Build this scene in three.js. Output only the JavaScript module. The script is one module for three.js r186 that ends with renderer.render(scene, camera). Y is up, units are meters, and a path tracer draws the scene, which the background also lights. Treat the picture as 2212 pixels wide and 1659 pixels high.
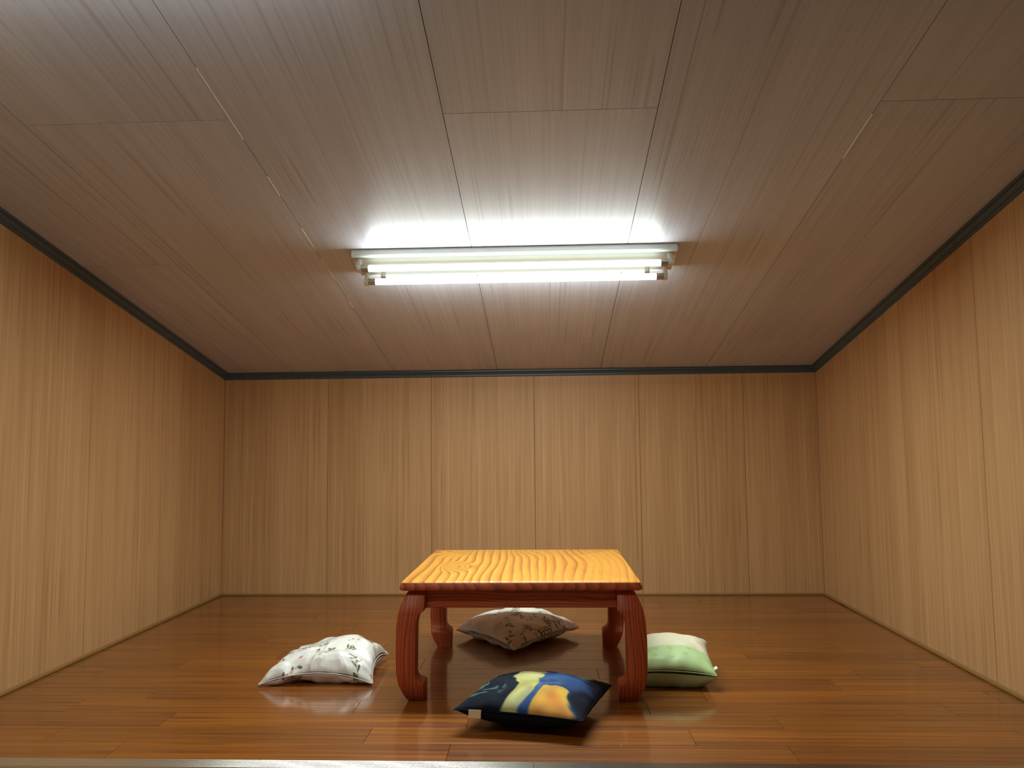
import * as THREE from 'three';
import { RoundedBoxGeometry } from 'three/addons/geometries/RoundedBoxGeometry.js';
import { mergeGeometries, mergeVertices, toCreasedNormals } from 'three/addons/utils/BufferGeometryUtils.js';
import { RectAreaLightUniformsLib } from 'three/addons/lights/RectAreaLightUniformsLib.js';

// ---------------------------------------------------------------- camera, light level
RectAreaLightUniformsLib.init();
const scene = new THREE.Scene();
scene.background = new THREE.Color(0x000000);
const camera = new THREE.PerspectiveCamera(2 * Math.atan(829.5 / 1657.3) * 180 / Math.PI, 2212 / 1659, 0.05, 40);
camera.position.set(0.175, 0.85, 4.5133);
camera.rotation.set(0.0827, 0.0433, -0.0095, 'YXZ');
const renderer = new THREE.WebGLRenderer({ antialias: true });
renderer.toneMapping = THREE.LinearToneMapping;
renderer.toneMappingExposure = 1.38;
renderer.shadowMap.enabled = true;
const TUBE_RADIANCE = 100;                       // each side of a tube
const TUBE_COLOR = new THREE.Color().setRGB(0.88, 1.0, 0.95);

// ---------------------------------------------------------------- room measures (metres)
const W = 3.491, HW = W / 2, HB = 1.303, SL = 0.2018, AL = Math.atan(SL);   // width, back height, ceiling rise per metre
const ZE = 2.357, ZN = 2.415, ZR = 6.6, YL = -0.42;                          // platform edge, nosing edge, rear wall, hall floor

// ---------------------------------------------------------------- helpers
let seed = 7;
const rnd = () => { seed = (seed * 1664525 + 1013904223) >>> 0; return seed / 4294967296; };
const taken = {};
function numbered(n) { const k = taken[n] = (taken[n] ?? -1) + 1; return k ? n + '_' + String(k).padStart(3, '0') : n; }
function mesh(name, geo, mat, parent) {
  const m = new THREE.Mesh(geo, mat); m.name = name; m.castShadow = m.receiveShadow = true; if (parent) parent.add(m); return m;
}
function structure(name, geo, mat, label) {
  const m = mesh(name, geo, mat, scene); m.userData = { kind: 'structure', label }; return m;
}
function thing(name, label, category, group) {
  const g = new THREE.Group(); g.name = numbered(name); g.userData = { label, category }; if (group) g.userData.group = group; scene.add(g); return g;
}
const box = (x0, x1, y0, y1, z0, z1) => { const g = new THREE.BoxGeometry(x1 - x0, y1 - y0, z1 - z0); g.translate((x0 + x1) / 2, (y0 + y1) / 2, (z0 + z1) / 2); return g; };
const hash = (x, y, s) => { let h = (x * 374761393 + y * 668265263 + s * 974711 | 0) >>> 0; h = Math.imul(h ^ h >>> 13, 1274126177) >>> 0; return ((h ^ h >>> 16) >>> 0) / 4294967296; };
const mod = (a, n) => ((a % n) + n) % n;
function pn(x, y, px, py, s) {                  // value noise with periods px, py
  const i = Math.floor(x), j = Math.floor(y), f = x - i, g = y - j, u = f * f * (3 - 2 * f), v = g * g * (3 - 2 * g);
  const a = hash(mod(i, px), mod(j, py), s), b = hash(mod(i + 1, px), mod(j, py), s), c = hash(mod(i, px), mod(j + 1, py), s), d = hash(mod(i + 1, px), mod(j + 1, py), s);
  return a + (b - a) * u + (c - a) * v + (a - b - c + d) * u * v;
}
const big = 1 << 20, n2 = (x, y, s) => pn(x, y, big, big, s);
const clamp = (x, a = 0, b = 1) => Math.min(b, Math.max(a, x)), lerp = (a, b, t) => a + (b - a) * t, sstep = (a, b, x) => { const t = clamp((x - a) / (b - a)); return t * t * (3 - 2 * t); };
const mix3 = (a, b, t) => [lerp(a[0], b[0], t), lerp(a[1], b[1], t), lerp(a[2], b[2], t)];
function tex(w, h, fn, srgb = true) {           // fn(u, v) -> [r, g, b] 0..255
  const d = new Uint8Array(w * h * 4);
  for (let j = 0; j < h; j++) for (let i = 0; i < w; i++) {
    const c = fn((i + 0.5) / w, (j + 0.5) / h), k = (j * w + i) * 4;
    d[k] = clamp(c[0], 0, 255); d[k + 1] = clamp(c[1], 0, 255); d[k + 2] = clamp(c[2], 0, 255); d[k + 3] = 255;
  }
  const t = new THREE.DataTexture(d, w, h); t.wrapS = t.wrapT = THREE.RepeatWrapping; t.magFilter = t.minFilter = THREE.LinearFilter;
  if (srgb) t.colorSpace = THREE.SRGBColorSpace; t.needsUpdate = true; return t;
}
function canvasTex(w, h, draw) {
  const c = document.createElement('canvas'); c.width = w; c.height = h; draw(c.getContext('2d'), w, h);
  const t = new THREE.CanvasTexture(c); t.colorSpace = THREE.SRGBColorSpace; return t;
}
function scaleUV(g, su, sv, ou = 0, ov = 0) { const u = g.attributes.uv; for (let i = 0; i < u.count; i++) u.setXY(i, u.getX(i) * su + ou, u.getY(i) * sv + ov); return g; }
// uv in metres taken from two coordinates of every vertex (for boards and panels that lie in one plane)
function planarUV(g, a, b, su, sv, ou = 0, ov = 0) {
  const p = g.attributes.position, u = new Float32Array(p.count * 2), q = ['getX', 'getY', 'getZ'];
  for (let i = 0; i < p.count; i++) { u[2 * i] = p[q[a]](i) * su + ou; u[2 * i + 1] = p[q[b]](i) * sv + ov; }
  g.setAttribute('uv', new THREE.BufferAttribute(u, 2)); return g;
}

// ---------------------------------------------------------------- wood textures
function streak(u, v, s) {
  return 0.16 * pn(u * 22, v * 2, 22, 2, s) + 0.26 * pn(u * 80, v * 3, 80, 3, s + 1) + 0.34 * pn(u * 200, v * 5, 200, 5, s + 2) + 0.24 * pn(u * 430, v * 12, 430, 12, s + 3);
}
const oakMap = (light, dark, s) => tex(1024, 1024, (u, v) => {
  let t = clamp((streak(u, v, s) - 0.5) * 1.15 + 0.5);
  let c = mix3(dark, light, t);
  const line = sstep(0.80, 0.93, pn(u * 150, v * 4, 150, 4, s + 9)); c = mix3(c, mix3(dark, [70, 40, 18], 0.35), line * 0.3);
  const tone = (pn(u * 7, v * 1, 7, 1, s + 5) - 0.5) * 8; return [c[0] + tone, c[1] + tone, c[2] + tone];
});
const oakBump = tex(1024, 512, (u, v) => { const t = 255 * (0.5 * pn(u * 240, v * 4, 240, 4, 91) + 0.5 * pn(u * 420, v * 9, 420, 9, 92)); return [t, t, t]; }, false);
const wallMap = oakMap([216, 171, 121], [182, 133, 86], 11);
const ceilMap = oakMap([210, 210, 221], [186, 184, 194], 31);
const floorMap = tex(1024, 1024, (u, v) => {                       // u along the plank
  const t = clamp((streak(v, u, 51) - 0.5) * 1.8 + 0.5); let c = mix3([104, 53, 6], [164, 95, 18], t);
  const line = sstep(0.76, 0.92, pn(v * 120, u * 5, 120, 5, 58)); return mix3(c, [74, 36, 5], line * 0.5);
});
const wall = new THREE.MeshPhysicalMaterial({ map: wallMap, bumpMap: oakBump, bumpScale: 0.00012, roughness: 0.5 });
const ceilMat = new THREE.MeshPhysicalMaterial({ map: ceilMap, bumpMap: oakBump, bumpScale: 0.00025, roughness: 0.42 });
const joint = new THREE.MeshStandardMaterial({ color: new THREE.Color(0x4a3520), roughness: 0.9 });
const jointGrey = new THREE.MeshStandardMaterial({ color: new THREE.Color(0x3c3632), roughness: 0.9 });
const floorTones = [[1, 1, 1], [0.86, 0.82, 0.8], [1.12, 1.12, 1.05], [0.94, 0.95, 0.95], [1.04, 1.0, 0.96], [0.78, 0.72, 0.72]].map(c => new THREE.MeshPhysicalMaterial({
  map: floorMap, color: new THREE.Color().setRGB(...c), bumpMap: floorMap, bumpScale: 0.00006, roughness: 0.42, clearcoat: 1.0, clearcoatRoughness: 0.11 }));
const slate = new THREE.MeshPhysicalMaterial({ color: new THREE.Color(0x46545a), roughness: 0.38 });
const bead = new THREE.MeshStandardMaterial({ color: new THREE.Color(0x9a7442), roughness: 0.5 });
const alu = new THREE.MeshStandardMaterial({ color: new THREE.Color(0xc8c4b8), metalness: 1, roughness: 0.26 });
const plaster = new THREE.MeshStandardMaterial({ color: new THREE.Color(0x958c80), roughness: 0.9 });
const tile = new THREE.MeshStandardMaterial({ color: new THREE.Color(0x7c756b), roughness: 0.6 });

// ---------------------------------------------------------------- room shell
// floor: backing slab with staggered planks on it
const PW = 0.1257, PL = 0.958, GAP = 0.0012;
const floor = structure('floor', box(-HW - 0.1, HW + 0.1, -0.06, -0.009, -0.1, ZE), new THREE.MeshStandardMaterial({ color: new THREE.Color(0x2a1406), roughness: 0.8 }), 'glossy brown plank floor of the raised platform');
{
  const offs = [0.79, 0.47, 0.11, 0.62, 0.29, 0.93];
  for (let r = 0; r < 19; r++) {
    const z1 = ZE - r * PW, z0 = Math.max(0, z1 - PW);
    // the end joints of the front row lie at x = 0.84, of the next at x = 0.59
    const start = r === 0 ? 0.848 - 4 * PL : r === 1 ? 0.592 - 4 * PL : -HW - offs[r % 6] * PL - hash(r, 3, 8) * 0.2;
    for (let x0 = start; x0 < HW; x0 += PL) {
      const a = Math.max(-HW, x0), b = Math.min(HW, x0 + PL); if (b - a < 0.02) continue;
      const g = new RoundedBoxGeometry(b - a - GAP, 0.01, z1 - z0 - GAP, 1, 0.0007); g.translate((a + b) / 2, -0.005, (z0 + z1) / 2);
      const k = rnd(); planarUV(g, 0, 2, 1 / 1.9, 1 / 0.7, rnd(), rnd());
      mesh('plank', g, floorTones[k < 0.3 ? 0 : k < 0.45 ? 1 : k < 0.58 ? 2 : k < 0.78 ? 3 : k < 0.93 ? 4 : 5], floor);
    }
  }
}
// back wall, laid from the left corner
const TH = 0.06;
function panelGeo(pts, depth) {                  // extruded polygon, first coordinate right, second up, front face at depth
  const s = new THREE.Shape(pts.map(p => new THREE.Vector2(...p)));
  return new THREE.ExtrudeGeometry(s, { depth, bevelEnabled: false });
}
const WG = 0.0011;
const wallBack = structure('wall_back', box(-HW - 0.1, HW + 0.1, -0.06, HB + 0.15, -0.1, -0.008), joint, 'oak panelled wall at the back of the platform');
{
  const seams = [-HW, -1.117, -0.5, 0.108, 0.722, 1.325, HW];
  for (let i = 0; i < 6; i++) {
    const a = seams[i] + WG, b = seams[i + 1] - WG;
    const g = panelGeo([[a, 0], [b, 0], [b, HB], [a, HB]], 0.008); scaleUV(g, 1 / 1.1, 1 / 2.2, rnd(), rnd()); g.translate(0, 0, -0.008);
    mesh('panel', g, wall, wallBack);
  }
}
// side walls: backing with a sloping top, panels on it
function sideWall(side, name, seams, label) {
  const sh = [[-0.1, YL - 0.1], [ZR + 0.1, YL - 0.1], [ZR + 0.1, HB + SL * ZR + 0.1], [-0.1, HB + 0.08]];
  const g0 = new THREE.ExtrudeGeometry(new THREE.Shape(sh.map(p => new THREE.Vector2(...p))), { depth: 0.09, bevelEnabled: false });
  const turn = g => { g.rotateY(-Math.PI / 2); return g; };          // shape x -> z, extrusion -> -x
  turn(g0); g0.translate(side < 0 ? -HW - 0.008 : HW + 0.098, 0, 0);
  const w = structure(name, g0, joint, label);
  for (let i = 0; i < seams.length - 1; i++) {
    const a = seams[i] + WG, b = seams[i + 1] - WG, y0 = a > ZE ? YL : 0;
    const g = panelGeo([[a, y0], [b, y0], [b, HB + SL * b], [a, HB + SL * a]], 0.008);
    scaleUV(g, 1 / 1.1, 1 / 2.2, rnd(), rnd());
    if (side < 0) { g.scale(1, 1, -1); const ix = g.index; g.translate(0, 0, 0.008); }
    turn(g); g.translate(side < 0 ? -HW + 0.0 : HW + 0.008, 0, 0);
    if (side < 0) flip(g);
    mesh('panel', g, wall, w);
  }
  return w;
}
function flip(g) {
  for (const k of ['position', 'normal', 'uv']) { const a = g.attributes[k], n = a.itemSize, d = a.array; for (let i = 0; i + 2 < a.count; i += 3) for (let c = 0; c < n; c++) { const t = d[(i + 1) * n + c]; d[(i + 1) * n + c] = d[(i + 2) * n + c]; d[(i + 2) * n + c] = t; } }
  return g;
}
sideWall(-1, 'wall_left', [0.0, 0.138, 0.743, 1.348, 1.953, 2.56, 3.16, 3.76, 4.36], 'oak panelled wall on the left');
sideWall(1, 'wall_right', [0.0, 0.462, 1.068, 1.674, 2.28, 2.88, 3.48, 4.08, 4.68], 'oak panelled wall on the right');
structure('wall_rear', box(-HW - 0.1, HW + 0.1, YL - 0.1, HB + SL * ZR + 0.2, ZR, ZR + 0.1), plaster, 'plain wall behind the viewer');
structure('floor_hall', box(-HW - 0.1, HW + 0.1, YL - 0.08, YL, ZN - 0.2, ZR + 0.1), tile, 'lower floor in front of the platform');
structure('wall_riser', box(-HW, HW, YL, -0.06, ZN - 0.05, ZN - 0.012), joint, 'front face of the raised platform');

// sloping ceiling: everything in its own frame, lower face at y = 0
const ceiling = structure('ceiling', box(-HW - 0.1, HW + 0.1, 0.007, 0.09, -0.12, (ZR + 0.1) / Math.cos(AL)), jointGrey, 'sloping ceiling of taupe wood-grain panels');
ceiling.position.set(0, HB, 0); ceiling.rotation.x = -AL;
const cz = z => z / Math.cos(AL);
{
  const xs = [-HW, -1.319, -0.715, -0.104, 0.5, 1.11, HW];
  xs.forEach((x, i) => {
    if (i === 6) return;
    const a = x + WG, b = xs[i + 1] - WG, zs = i % 2 === 1 ? [0, 0.465, 2.425, 4.4, ZR] : i === 0 ? [0, 1.5, 3.5, ZR] : [0, 3.3, ZR];
    for (let k = 0; k < zs.length - 1; k++) {
      const g = new RoundedBoxGeometry(b - a, 0.008, cz(zs[k + 1]) - cz(zs[k]) - 0.0016, 1, 0.0003); g.translate((a + b) / 2, 0.004, (cz(zs[k]) + cz(zs[k + 1])) / 2);
      planarUV(g, 0, 2, 1 / 1.1, 1 / 2.6, rnd(), rnd()); mesh('panel', g, ceilMat, ceiling);
    }
  });
  // pale sealant showing along two of the seams
  const pale = new THREE.MeshStandardMaterial({ color: new THREE.Color(0xf2efe6), roughness: 0.5 });
  for (const [x, z0, z1] of [[-0.7155, 2.33, 2.64], [-0.7155, 2.01, 2.13], [-0.7155, 1.6, 1.78], [-0.7155, 1.33, 1.53], [-0.7155, 1.01, 1.09], [1.1105, 2.15, 2.37]]) {
    const g = new THREE.CylinderGeometry(0.0016, 0.0016, cz(z1) - cz(z0), 6); g.rotateX(Math.PI / 2); g.translate(x, 0.0004, (cz(z0) + cz(z1)) / 2); mesh('sealant', g, pale, ceiling);
  }
}
// slate-grey moulding where walls and ceiling meet
function moulding(name, len, label) {
  const s = new THREE.Shape([[0, 0], [0, -0.034], [0.006, -0.034], [0.009, -0.030], [0.009, -0.022], [0.013, -0.019], [0.018, -0.013], [0.022, -0.009], [0.030, -0.009], [0.034, -0.006], [0.034, 0]].map(p => new THREE.Vector2(...p)));
  const g = new THREE.ExtrudeGeometry(s, { depth: len, bevelEnabled: false }); return structure(name, g, slate, label);
}
{
  const b = moulding('trim_1', W, 'slate grey moulding along the top of the back wall'); b.rotation.y = -Math.PI / 2; b.position.set(HW, HB + 0.001, 0.0); b.scale.set(1, 1, 1);
  const l = moulding('trim_2', cz(ZR), 'slate grey moulding along the top of the left wall'); l.position.set(-HW, HB, 0); l.rotation.x = -AL;
  const r = moulding('trim_3', cz(ZR), 'slate grey moulding along the top of the right wall'); r.position.set(HW, HB, 0); r.rotation.x = -AL; r.geometry.scale(-1, 1, 1); flip(r.geometry);
}
// thin bead along the foot of the walls
structure('baseboard_back', new RoundedBoxGeometry(W, 0.012, 0.008, 2, 0.003).translate(0, 0.006, 0.004), bead, 'thin tan bead along the foot of the back wall');
structure('baseboard_left', new RoundedBoxGeometry(0.010, 0.014, ZE, 2, 0.004).translate(-HW + 0.005, 0.007, ZE / 2), bead, 'thin tan bead along the foot of the left wall');
structure('baseboard_right', new RoundedBoxGeometry(0.010, 0.014, ZE, 2, 0.004).translate(HW - 0.005, 0.007, ZE / 2), bead, 'thin tan bead along the foot of the right wall');
// ribbed aluminium nosing on the platform edge, in two lengths
{
  const n = new THREE.Group(); n.name = 'trim_4'; n.userData = { kind: 'structure', label: 'ribbed aluminium nosing along the front edge of the platform' }; scene.add(n);
  const pts = [[ZE + 0.001, -0.012]]; const N = 6;
  for (let i = 0; i < N; i++) { const a = ZE + 0.001 + i * (ZN - ZE - 0.006) / N, w = (ZN - ZE - 0.006) / N; pts.push([a + 0.0005, 0.0012], [a + 0.0018, 0.0026], [a + w - 0.0030, 0.0026], [a + w - 0.0016, 0.0012]); }
  pts.push([ZN - 0.003, 0.0012], [ZN, -0.003], [ZN, -0.05], [ZN - 0.003, -0.05], [ZN - 0.003, -0.012]);
  for (const [a, b] of [[-HW, 0.1305], [0.1315, HW]]) {
    const g = new THREE.ExtrudeGeometry(new THREE.Shape(pts.map(p => new THREE.Vector2(...p))), { depth: b - a, bevelEnabled: false });
    g.rotateY(-Math.PI / 2); g.translate(b, 0, 0); mesh('nosing_strip', g, alu, n);
  }
}

// ---------------------------------------------------------------- fluorescent fitting
const enamel = new THREE.MeshPhysicalMaterial({ color: new THREE.Color(0xdfe4dc), roughness: 0.35 });
const holderMat = new THREE.MeshStandardMaterial({ color: new THREE.Color(0xd9d6cc), roughness: 0.5 });
const capMat = new THREE.MeshStandardMaterial({ color: new THREE.Color(0xb9b4a6), metalness: 0.7, roughness: 0.4 });
const glowMat = new THREE.MeshStandardMaterial({ color: new THREE.Color(0xffffff), emissive: TUBE_COLOR, emissiveIntensity: 1.5, roughness: 0.4 });
function fitting(label, x, z, level = 1) {
  const L = thing('fluorescent_lamp', label, 'ceiling lamp');
  L.position.set(x, HB + SL * z, z); L.rotation.x = -AL;             // local y = 0 is the ceiling
  // sheet-steel tray with a raised spine between the tubes
  const s = new THREE.Shape([[-0.097, -0.001], [-0.097, -0.022], [-0.093, -0.027], [-0.03, -0.029], [-0.016, -0.040], [0.016, -0.040], [0.03, -0.029], [0.093, -0.027], [0.097, -0.022], [0.097, -0.001]].map(p => new THREE.Vector2(...p)));
  const g = new THREE.ExtrudeGeometry(s, { depth: 1.262, bevelEnabled: true, bevelSize: 0.002, bevelThickness: 0.002, bevelOffset: -0.002, bevelSegments: 2 });
  g.translate(0, 0, -0.631); g.rotateY(Math.PI / 2); mesh('housing', g, enamel, L);
  const R = 0.0133, HT = -0.066, LEN = 1.136;
  for (const zt of [-0.064, 0.064]) {
    const t = new THREE.CylinderGeometry(R, R, LEN, 24, 1); t.rotateZ(Math.PI / 2); t.translate(0, HT, zt);
    const tube = mesh('tube', t, glowMat, L); tube.castShadow = false;
    for (const e of [-1, 1]) {
      const c = new THREE.CylinderGeometry(R, R, 0.026, 24); c.rotateZ(Math.PI / 2); c.translate(e * (LEN / 2 + 0.0135), HT, zt); mesh('end_cap', c, capMat, tube);
      const parts = [new RoundedBoxGeometry(0.016, 0.050, 0.030, 2, 0.004).translate(e * (LEN / 2 + 0.036), -0.053, zt), new THREE.CylinderGeometry(0.016, 0.016, 0.016, 20).rotateZ(Math.PI / 2).translate(e * (LEN / 2 + 0.036), HT, zt)].map(q => q.index ? q.toNonIndexed() : q);
      mesh('lamp_holder', mergeGeometries(parts), holderMat, L);
    }
    // the tube shines down and outwards; its own glow lights the tray
    for (const [dy, dz, rx, ry, share] of [[-1, 0, -Math.PI / 2, 0, 1.2], zt < 0 ? [0, -1, 0, 0, 0.36] : [0, 1, 0, Math.PI, 0.36]]) {
      const l = new THREE.RectAreaLight(TUBE_COLOR, TUBE_RADIANCE * level * share, LEN, R * 1.9); l.position.set(0, HT + dy * (R + 0.0012), zt + dz * (R + 0.0012)); l.rotation.set(rx, ry, 0); l.name = 'tube_light'; L.add(l);
    }
  }
  for (const sx of [-0.527, 0.527]) { const c = new THREE.CylinderGeometry(0.0085, 0.0105, 0.03, 18); c.translate(sx, -0.053, -0.018); mesh('starter', c, holderMat, L); }
  return L;
}
fitting('twin-tube fluorescent lamp glowing on the ceiling above the table', 0.058, 1.505);
fitting('second twin-tube fluorescent lamp on the ceiling over the lower floor', -0.80, 3.2, 0.46);

// ---------------------------------------------------------------- low table
const TX = 0.082, TZ = 1.477;
const pineLit = tex(1024, 1024, (u, v) => {      // u across the grain, v along it
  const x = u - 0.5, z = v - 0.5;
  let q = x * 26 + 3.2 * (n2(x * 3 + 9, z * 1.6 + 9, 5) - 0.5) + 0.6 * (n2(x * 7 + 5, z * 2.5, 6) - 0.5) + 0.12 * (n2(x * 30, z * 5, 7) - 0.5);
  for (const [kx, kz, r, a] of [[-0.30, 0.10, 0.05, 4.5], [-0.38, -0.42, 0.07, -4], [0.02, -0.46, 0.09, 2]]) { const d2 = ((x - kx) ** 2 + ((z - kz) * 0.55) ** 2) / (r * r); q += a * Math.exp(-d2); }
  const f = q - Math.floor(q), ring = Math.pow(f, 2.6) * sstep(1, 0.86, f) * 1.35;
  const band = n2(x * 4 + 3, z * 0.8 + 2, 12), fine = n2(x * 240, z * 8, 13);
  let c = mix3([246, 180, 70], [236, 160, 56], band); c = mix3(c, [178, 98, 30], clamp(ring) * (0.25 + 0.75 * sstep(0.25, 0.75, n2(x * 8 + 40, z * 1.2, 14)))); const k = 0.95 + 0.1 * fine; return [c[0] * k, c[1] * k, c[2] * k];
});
const pineRedShaded = tex(512, 1024, (u, v) => {       // u across, v along
  const q = u * 22 + 3.0 * (pn(u * 4, v * 3, 4, 3, 25) - 0.5) + 1.2 * (pn(u * 12, v * 5, 12, 5, 26) - 0.5), f = q - Math.floor(q);
  const ring = Math.pow(f, 2.2) * sstep(1, 0.85, f) * 1.3, fine = pn(u * 160, v * 10, 160, 10, 27);
  const c = mix3([192, 86, 40], [108, 38, 17], clamp(ring) * 0.66), k = 0.93 + 0.14 * fine; return [c[0] * k, c[1] * k, c[2] * k];
});
const litTopMat = new THREE.MeshPhysicalMaterial({ map: pineLit, roughness: 0.42, clearcoat: 0.8, clearcoatRoughness: 0.16 });  // amber top: lamp light is put into the wood colour
const redShadedMat = new THREE.MeshPhysicalMaterial({ map: pineRedShaded, roughness: 0.52 });  // red-brown stain of edge, apron and legs, with shade put into the colour
// loft of rounded rectangles: rings = [y, x0, x1, z0, z1, corner]
function loft(rings, opt = {}) {
  const n = 4, pos = [], uv = [], idx = []; let per = 0;
  const outline = ([y, x0, x1, z0, z1, r]) => {
    const o = []; for (const [cx, cz_, a0] of [[x1 - r, z1 - r, 0], [x0 + r, z1 - r, 90], [x0 + r, z0 + r, 180], [x1 - r, z0 + r, 270]]) for (let i = 0; i <= n; i++) { const a = (a0 + 90 * i / n) * Math.PI / 180; o.push([cx + r * Math.cos(a), y, cz_ + r * Math.sin(a)]); }
    return o;
  };
  const os = rings.map(outline), m = os[0].length;
  os.forEach(o => { let s = 0; for (let i = 0; i <= m; i++) { const p = o[i % m]; if (i) { const q = o[i - 1]; s += Math.hypot(p[0] - q[0], p[2] - q[2]); } pos.push(...p); uv.push(s, p[1]); } });
  for (let k = 0; k < os.length - 1; k++) for (let i = 0; i < m; i++) { const a = k * (m + 1) + i, b = a + 1, c = a + m + 1, d = c + 1; idx.push(a, c, b, b, c, d); }
  const cap = (k, up) => { const b0 = pos.length / 3, o = os[k]; let mx = 0, mz = 0; o.forEach(p => { mx += p[0] / m; mz += p[2] / m; }); pos.push(mx, o[0][1], mz); uv.push(mx, mz); o.forEach(p => { pos.push(...p); uv.push(p[0], p[2]); }); for (let i = 0; i < m; i++) { const a = b0 + 1 + i, b = b0 + 1 + (i + 1) % m; up ? idx.push(b0, b, a) : idx.push(b0, a, b); } };
  if (opt.bottom) cap(0, false); if (opt.top) cap(os.length - 1, true);
  const g = new THREE.BufferGeometry(); g.setAttribute('position', new THREE.Float32BufferAttribute(pos, 3)); g.setAttribute('uv', new THREE.Float32BufferAttribute(uv, 2)); g.setIndex(idx);
  return toCreasedNormals(g, opt.crease ?? 0.6);
}
{
  const T = thing('low_table', 'low square pine table, curved reddish-brown legs with shade in their colour, amber top with lamp light in its colour', 'table');
  T.position.set(TX, 0, TZ);
  const ring = (y, h, r) => [y, -h, h, -h, h, r];
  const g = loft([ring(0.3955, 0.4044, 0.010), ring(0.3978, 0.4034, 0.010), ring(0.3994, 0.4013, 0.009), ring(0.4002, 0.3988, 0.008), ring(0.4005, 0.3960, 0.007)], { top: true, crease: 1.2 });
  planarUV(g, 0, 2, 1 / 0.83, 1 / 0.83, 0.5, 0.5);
  const top = mesh('tabletop', g, litTopMat, T);
  const e = loft([ring(0.3690, 0.4000, 0.010), ring(0.3696, 0.4050, 0.011), ring(0.3718, 0.4088, 0.012), ring(0.3755, 0.4105, 0.012), ring(0.3820, 0.4100, 0.012), ring(0.3955, 0.4044, 0.010)], { bottom: true, crease: 1.0 });
  scaleUV(e, 1 / 1.1, 1 / 0.3);
  mesh('edge', e, redShadedMat, top).userData.label = 'reddish-brown bevelled edge with shade put into its colour';
  // legs: outer bulge at 0.42 from the centre, curved outside, block and toe inside
  const out = [[0, 0.040], [0.003, 0.0365], [0.0055, 0.0336], [0.020, 0.0245], [0.0385, 0.0157], [0.055, 0.0095], [0.0746, 0.0047], [0.095, 0.0018], [0.115, 0.0006], [0.155, 0], [0.198, 0], [0.230, 0.0008], [0.261, 0.0022], [0.283, 0.0048], [0.305, 0.0085], [0.322, 0.0148], [0.340, 0.0226], [0.356, 0.0305], [0.369, 0.039]];
  const inn = [[0, 0.094], [0.058, 0.094], [0.0625, 0.0925], [0.0665, 0.089], [0.072, 0.080], [0.077, 0.0735], [0.085, 0.0685], [0.100, 0.0665], [0.200, 0.067], [0.255, 0.068], [0.270, 0.0700], [0.283, 0.074], [0.294, 0.081], [0.3035, 0.0945], [0.306, 0.0948], [0.369, 0.0948]];
  const at = (t, y) => { for (let i = 0; i < t.length - 1; i++) if (y <= t[i + 1][0]) return lerp(t[i][1], t[i + 1][1], (y - t[i][0]) / (t[i + 1][0] - t[i][0])); return t[t.length - 1][1]; };
  const ys = [...new Set([...out, ...inn].map(p => p[0]))].sort((a, b) => a - b);
  for (const [sx, sz] of [[-1, 1], [1, 1], [-1, -1], [1, -1]]) {
    const rings = ys.map(y => { const o = 0.42 - at(out, y), i = 0.42 - at(inn, y); return [y, ...(sx < 0 ? [-o, -i] : [i, o]), ...(sz < 0 ? [-o, -i] : [i, o]), 0.0045]; });
    const q = loft(rings, { bottom: true, crease: 0.7 }); planarUV(q, 0, 1, 1 / 0.27, 1 / 0.75, rnd(), rnd());
    const p = q.attributes.position, nn = q.attributes.normal, u = q.attributes.uv; for (let i = 0; i < p.count; i++) if (Math.abs(nn.getX(i)) > 0.7) u.setX(i, p.getZ(i) / 0.27 + 0.3);
    mesh('leg', q, redShadedMat, T);
  }
  for (let k = 0; k < 4; k++) {
    const a = new RoundedBoxGeometry(0.651, 0.063, 0.022, 2, 0.003); a.translate(0, 0.3370, 0.359); planarUV(a, 1, 0, 1 / 0.24, 1 / 0.8, rnd(), rnd());
    a.rotateY(k * Math.PI / 2); mesh('apron', a, redShadedMat, T);
  }
}

// ---------------------------------------------------------------- cushions
const SN = 44, tt = Array.from({ length: SN + 1 }, (_, i) => Math.sin((i / SN - 0.5) * Math.PI) * 0.999 + 0);
function cushionShape(o) {
  const [A, B, C, D] = o.corners, k = o.pull ?? 0.07, p = o.power ?? 0.5;
  const base = (u, v) => {
    const a = (u * (1 - k * (1 - v * v)) + 1) / 2, b = (v * (1 - k * (1 - u * u)) + 1) / 2;
    const r = [0, 1, 2].map(i => lerp(lerp(A[i], B[i], a), lerp(D[i], C[i], a), b)); r[1] += (o.lift ?? 0) * (1 - u * u * v * v); return r;
  };
  const n = new THREE.Vector3().crossVectors(new THREE.Vector3(B[0] - A[0], B[1] - A[1], B[2] - A[2]), new THREE.Vector3(D[0] - A[0], D[1] - A[1], D[2] - A[2])).normalize(); if (n.y < 0) n.negate();
  const point = (u, v, side) => {
    const b = base(u, v), f = Math.pow(Math.max(0, (1 - u * u) * (1 - v * v)), p), edge = Math.max(Math.abs(u), Math.abs(v)), s = o.seed;
    let h = (side > 0 ? o.top : o.bottom) * f * (1 + (o.skew ?? 0) * u);
    const soft = Math.min(1, f * 2.2);
    h += (o.wrinkle ?? 0.006) * soft * ((n2(u * 2.6 + s, v * 2.6 + 5, s) - 0.5) * 1.6 + (n2(u * 6 + s, v * 6, s + 1) - 0.5) * 0.8 * sstep(0.2, 0.9, edge));
    // gathers that run in from the seams
    h += (o.gather ?? 0.002) * soft * sstep(0.55, 0.95, edge) * Math.sin((Math.abs(u) > Math.abs(v) ? v : u) * (o.folds ?? 17) + s);
    const q = [b[0] + n.x * h * side, b[1] + n.y * h * side, b[2] + n.z * h * side]; q[1] = Math.max(q[1], side > 0 ? 0.004 : 0.0015); return q;
  };
  return { point, base };
}
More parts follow.
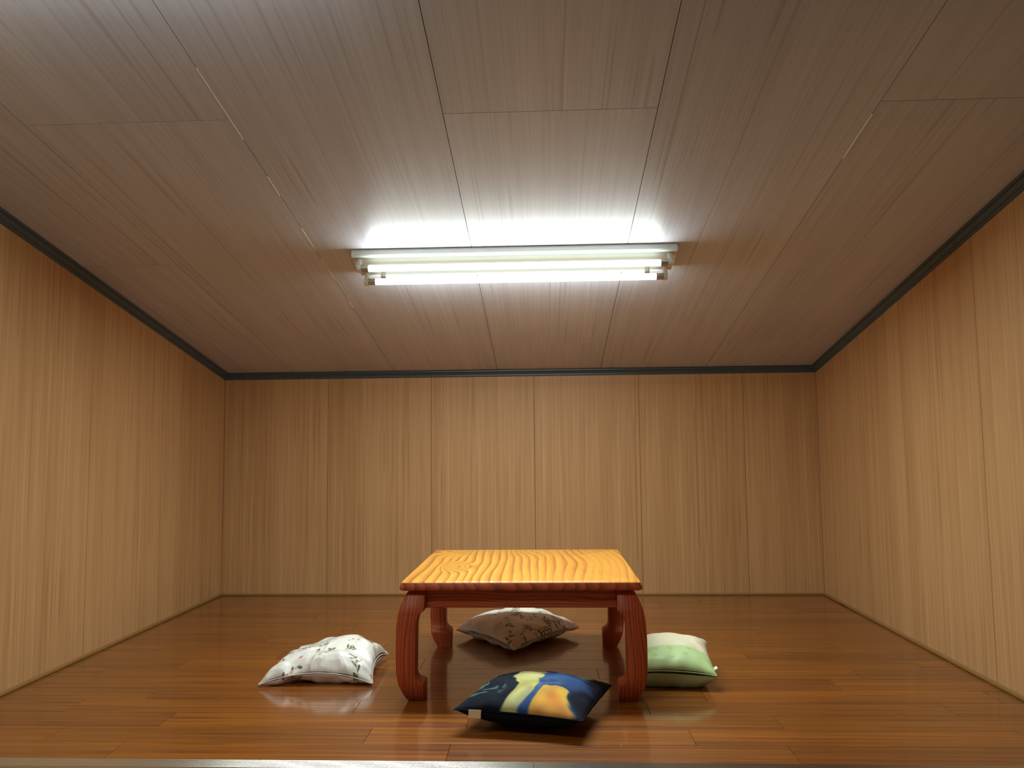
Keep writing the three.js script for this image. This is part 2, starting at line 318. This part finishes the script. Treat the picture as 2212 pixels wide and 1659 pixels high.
function panelMesh(sh, side, uvs = 1) {
  const pos = [], uv = [], idx = [];
  for (let j = 0; j <= SN; j++) for (let i = 0; i <= SN; i++) { const u = tt[i], v = tt[j]; pos.push(...sh.point(u, v, side)); uv.push((u + 1) / 2 * uvs, (v + 1) / 2 * uvs); }
  for (let j = 0; j < SN; j++) for (let i = 0; i < SN; i++) { const a = j * (SN + 1) + i, b = a + 1, c = a + SN + 1, d = c + 1; side > 0 ? idx.push(a, b, c, b, d, c) : idx.push(a, c, b, b, c, d); }
  const g = new THREE.BufferGeometry(); g.setAttribute('position', new THREE.Float32BufferAttribute(pos, 3)); g.setAttribute('uv', new THREE.Float32BufferAttribute(uv, 2)); g.setIndex(idx); g.computeVertexNormals(); return g;
}
function seamGeo(sh, r) {
  const pts = []; const M = 18; const lim = 0.999;
  for (const [a, b] of [[[-1, -1], [1, -1]], [[1, -1], [1, 1]], [[1, 1], [-1, 1]], [[-1, 1], [-1, -1]]]) for (let i = 0; i < M; i++) { const q = sh.base(lerp(a[0], b[0], i / M) * lim, lerp(a[1], b[1], i / M) * lim); pts.push(new THREE.Vector3(q[0], Math.max(q[1], 0.0028), q[2])); }
  return new THREE.TubeGeometry(new THREE.CatmullRomCurve3(pts, true, 'catmullrom', 0.2), 160, r, 6, true);
}
function cushion(label, o, front, back, seamMat) {
  const c = thing('cushion', label, 'cushion', 'cushions around the low table'); const sh = cushionShape(o);
  let mx = 0, mz = 0; o.corners.forEach(p => { mx += p[0] / 4; mz += p[2] / 4; });
  c.position.set(mx, 0, mz); const put = g => g.translate(-mx, 0, -mz);
  mesh('front_panel', put(panelMesh(sh, 1)), front, c); mesh('back_panel', put(panelMesh(sh, -1)), back, c); mesh('seam', put(seamGeo(sh, o.seam ?? 0.0022)), seamMat ?? back, c);
  return { c, sh, put };
}
const crumple = tex(512, 512, (u, v) => { let t = 0, a = 0.5, f = 3; for (let i = 0; i < 4; i++) { t += a * Math.pow(1 - Math.abs(2 * pn(u * f + 2 * pn(u * 3, v * 3, 3, 3, 80), v * f, f, f, 81 + i) - 1), 2); a *= 0.5; f *= 2; } t *= 255; return [t, t, t]; }, false);
const satin = (map, extra = {}) => new THREE.MeshPhysicalMaterial({ map, roughness: 0.42, sheen: 0.4, sheenRoughness: 0.4, sheenColor: new THREE.Color(0xffffff), side: THREE.DoubleSide, ...extra });

// satin with scattered twigs, leaves and orange blossoms
const sprig = (s0) => canvasTex(1024, 1024, (x, w, h) => {
  let s = s0; const r = () => { s = (s * 1664525 + 1013904223) >>> 0; return s / 4294967296; };
  x.fillStyle = '#efece6'; x.fillRect(0, 0, w, h);
  for (let i = 0; i < 15; i++) {
    const cx = r() * w, cy = r() * h, a = r() * 6.28, n = 4 + (r() * 5 | 0), len = 50 + r() * 70;
    x.save(); x.translate(cx, cy); x.rotate(a); x.strokeStyle = '#6b6355'; x.lineWidth = 4 + r() * 3; x.beginPath(); x.moveTo(-len, 0); x.quadraticCurveTo(0, (r() - 0.5) * 50, len, 0); x.stroke();
    for (let k = 0; k < n; k++) {
      const px = lerp(-len, len, (k + 0.5) / n), up = k % 2 ? 1 : -1; x.save(); x.translate(px, 0); x.rotate(up * (0.6 + r() * 0.6));
      x.fillStyle = ['#6d7358', '#7b6f5c', '#59604c', '#8d9a72'][r() * 4 | 0]; x.beginPath(); x.ellipse(22 + r() * 10, 0, 24 + r() * 14, 7 + r() * 6, 0, 0, 6.3); x.fill(); x.restore();
    }
    x.restore();
  }
  for (let i = 0; i < 24; i++) { const cx = r() * w, cy = r() * h; x.fillStyle = ['#d9a27c', '#cf9a86', '#d8b98a'][r() * 3 | 0]; for (let k = 0; k < 5; k++) { const a = k * 1.257 + r(); x.beginPath(); x.ellipse(cx + Math.cos(a) * 11, cy + Math.sin(a) * 11, 11, 7, a, 0, 6.3); x.fill(); } }
});
{
  const plain = satin(null, { color: new THREE.Color(0xe4e0d8), roughness: 0.5 });
  const m1 = satin(sprig(41), { roughness: 0.34, sheen: 0.5, clearcoat: 0.6, clearcoatRoughness: 0.3, bumpMap: crumple, bumpScale: 0.012 });
  cushion('silvery white satin cushion with twig print, slumped left of the table', {
    corners: [[-0.868, 0.010, 1.722], [-0.458, 0.010, 1.706], [-0.468, 0.022, 1.362], [-0.806, 0.028, 1.400]], top: 0.070, bottom: 0.05, pull: 0.10, lift: 0.034, power: 0.42, wrinkle: 0.020, gather: 0.005, folds: 9, skew: 0.4, seed: 3 }, m1, m1, plain);
  const m2 = satin(sprig(977), { roughness: 0.42, bumpMap: crumple, bumpScale: 0.006 });
  cushion('printed satin cushion lying in the shade behind the table', {
    corners: [[0.033, 0.022, 1.292], [0.3165, 0.036, 0.958], [0.043, 0.040, 0.660], [-0.240, 0.035, 0.998]], top: 0.070, bottom: 0.05, pull: 0.06, lift: 0.010, power: 0.38, wrinkle: 0.012, gather: 0.003, folds: 12, seed: 9 }, m2, m2, plain);
}
// pale green cushion with a cream end
{
  const map = tex(512, 512, (u, v) => {
    const edge = 0.31 + 0.015 * (n2(u * 5, 3, 61) - 0.5), t = sstep(edge - 0.006, edge + 0.006, v); let c = mix3([192, 220, 156], [234, 228, 198], t);
    if (t < 0.5) for (const [a, b] of [[0.30, 0.25], [0.48, 0.24], [0.30, 0.13], [0.52, 0.10], [0.66, 0.14], [0.15, 0.18], [0.72, 0.25]]) { const d = Math.hypot((u - a) / 0.045, (v - b) / 0.022) + 0.5 * (n2(u * 40, v * 40, 66) - 0.5); c = mix3(c, [156, 186, 124], 0.5 * sstep(1, 0.6, d)); }
    return c;
  });
  const f = satin(map, { roughness: 0.5, sheen: 0.25 }), b = satin(null, { color: new THREE.Color(0xacc490), roughness: 0.55, sheen: 0.2 });
  const { c, sh, put } = cushion('pale green satin cushion with cream end behind the right table leg', {
    corners: [[0.452, 0.062, 1.742], [0.757, 0.054, 1.752], [0.789, 0.088, 1.425], [0.496, 0.090, 1.405]], top: 0.062, bottom: 0.11, pull: 0.085, lift: 0.006, power: 0.40, wrinkle: 0.006, gather: 0.0015, seed: 17 }, f, b, b);
  const q = sh.base(0.999, -0.72), tag = new RoundedBoxGeometry(0.016, 0.002, 0.030, 1, 0.0008); tag.rotateZ(0.5); tag.translate(q[0] + 0.006, q[1] + 0.006, q[2]);
  mesh('tag', put(tag), new THREE.MeshStandardMaterial({ color: new THREE.Color(0xd8d3c6), roughness: 0.8 }), c).userData.label = 'small white fabric tag';
}
// navy cushion with a freely brushed pattern
{
  const map = tex(1024, 1024, (u, v) => {
    const wx = n2(u * 4 + 1, v * 4 + 2, 71), wy = n2(u * 4 + 7, v * 4 + 3, 72), x = u + 0.16 * (wx - 0.5), y = v + 0.16 * (wy - 0.5);
    const dab = n2(x * 12, y * 12, 73), dab2 = n2(x * 9, y * 9, 74);
    let c = mix3([8, 12, 26], [20, 28, 44], dab);
    const field = sstep(0.34, 0.44, x) * sstep(0.93, 0.85, x) * sstep(0.92, 0.84, y);
    c = mix3(c, mix3([40, 64, 114], [72, 104, 142], dab), field);
    const blob = (cx, cy, rx, ry, t) => { const p = (x - cx) * Math.cos(t) + (y - cy) * Math.sin(t), q = (y - cy) * Math.cos(t) - (x - cx) * Math.sin(t); return sstep(1.08, 0.86, Math.hypot(p / rx, q / ry) + 0.5 * (n2(x * 14, y * 14, 79) - 0.5)); };
    c = mix3(c, mix3([182, 172, 96], [224, 216, 140], dab2), Math.max(blob(0.44, 0.36, 0.10, 0.55, 0.05), blob(0.72, 0.84, 0.20, 0.08, 0)) * (0.75 + 0.25 * dab));
    c = mix3(c, mix3([236, 196, 74], [222, 132, 56], dab2), blob(0.76, 0.10, 0.15, 0.24, 0) * (0.8 + 0.2 * dab));
    const g = sstep(0.60, 0.75, n2(x * 26, y * 26, 78)) * sstep(0.30, 0.18, x) * sstep(0.1, 0.2, y); c = mix3(c, mix3([48, 92, 84], [120, 164, 140], dab), g * 0.8);
    return c;
  });
  const f = satin(map, { roughness: 0.85, sheen: 0, specularIntensity: 0.4 }), b = satin(null, { color: new THREE.Color(0x0a1122), roughness: 0.85, sheen: 0, specularIntensity: 0.4 });
  const { c, sh, put } = cushion('navy cushion with brushed blue and yellow print in front of the table', {
    corners: [[-0.110, 0.070, 2.152], [0.270, 0.060, 2.218], [0.382, 0.064, 1.892], [0.006, 0.072, 1.822]], top: 0.062, bottom: 0.074, pull: 0.055, lift: 0.0, power: 0.48, wrinkle: 0.006, gather: 0.0015, seed: 29 }, f, b, b);
  const q = sh.base(-0.76, -0.999), r = sh.base(-0.60, -0.999);
  const tag = new RoundedBoxGeometry(0.038, 0.024, 0.002, 1, 0.0006); tag.rotateX(-0.35); tag.rotateY(-Math.atan2(r[2] - q[2], r[0] - q[0])); tag.translate((q[0] + r[0]) / 2, (q[1] + r[1]) / 2 - 0.008, (q[2] + r[2]) / 2 + 0.006);
  mesh('tag', put(tag), new THREE.MeshStandardMaterial({ color: new THREE.Color(0xd6b48c), roughness: 0.8 }), c).userData.label = 'small beige fabric tag';
}

renderer.render(scene, camera);
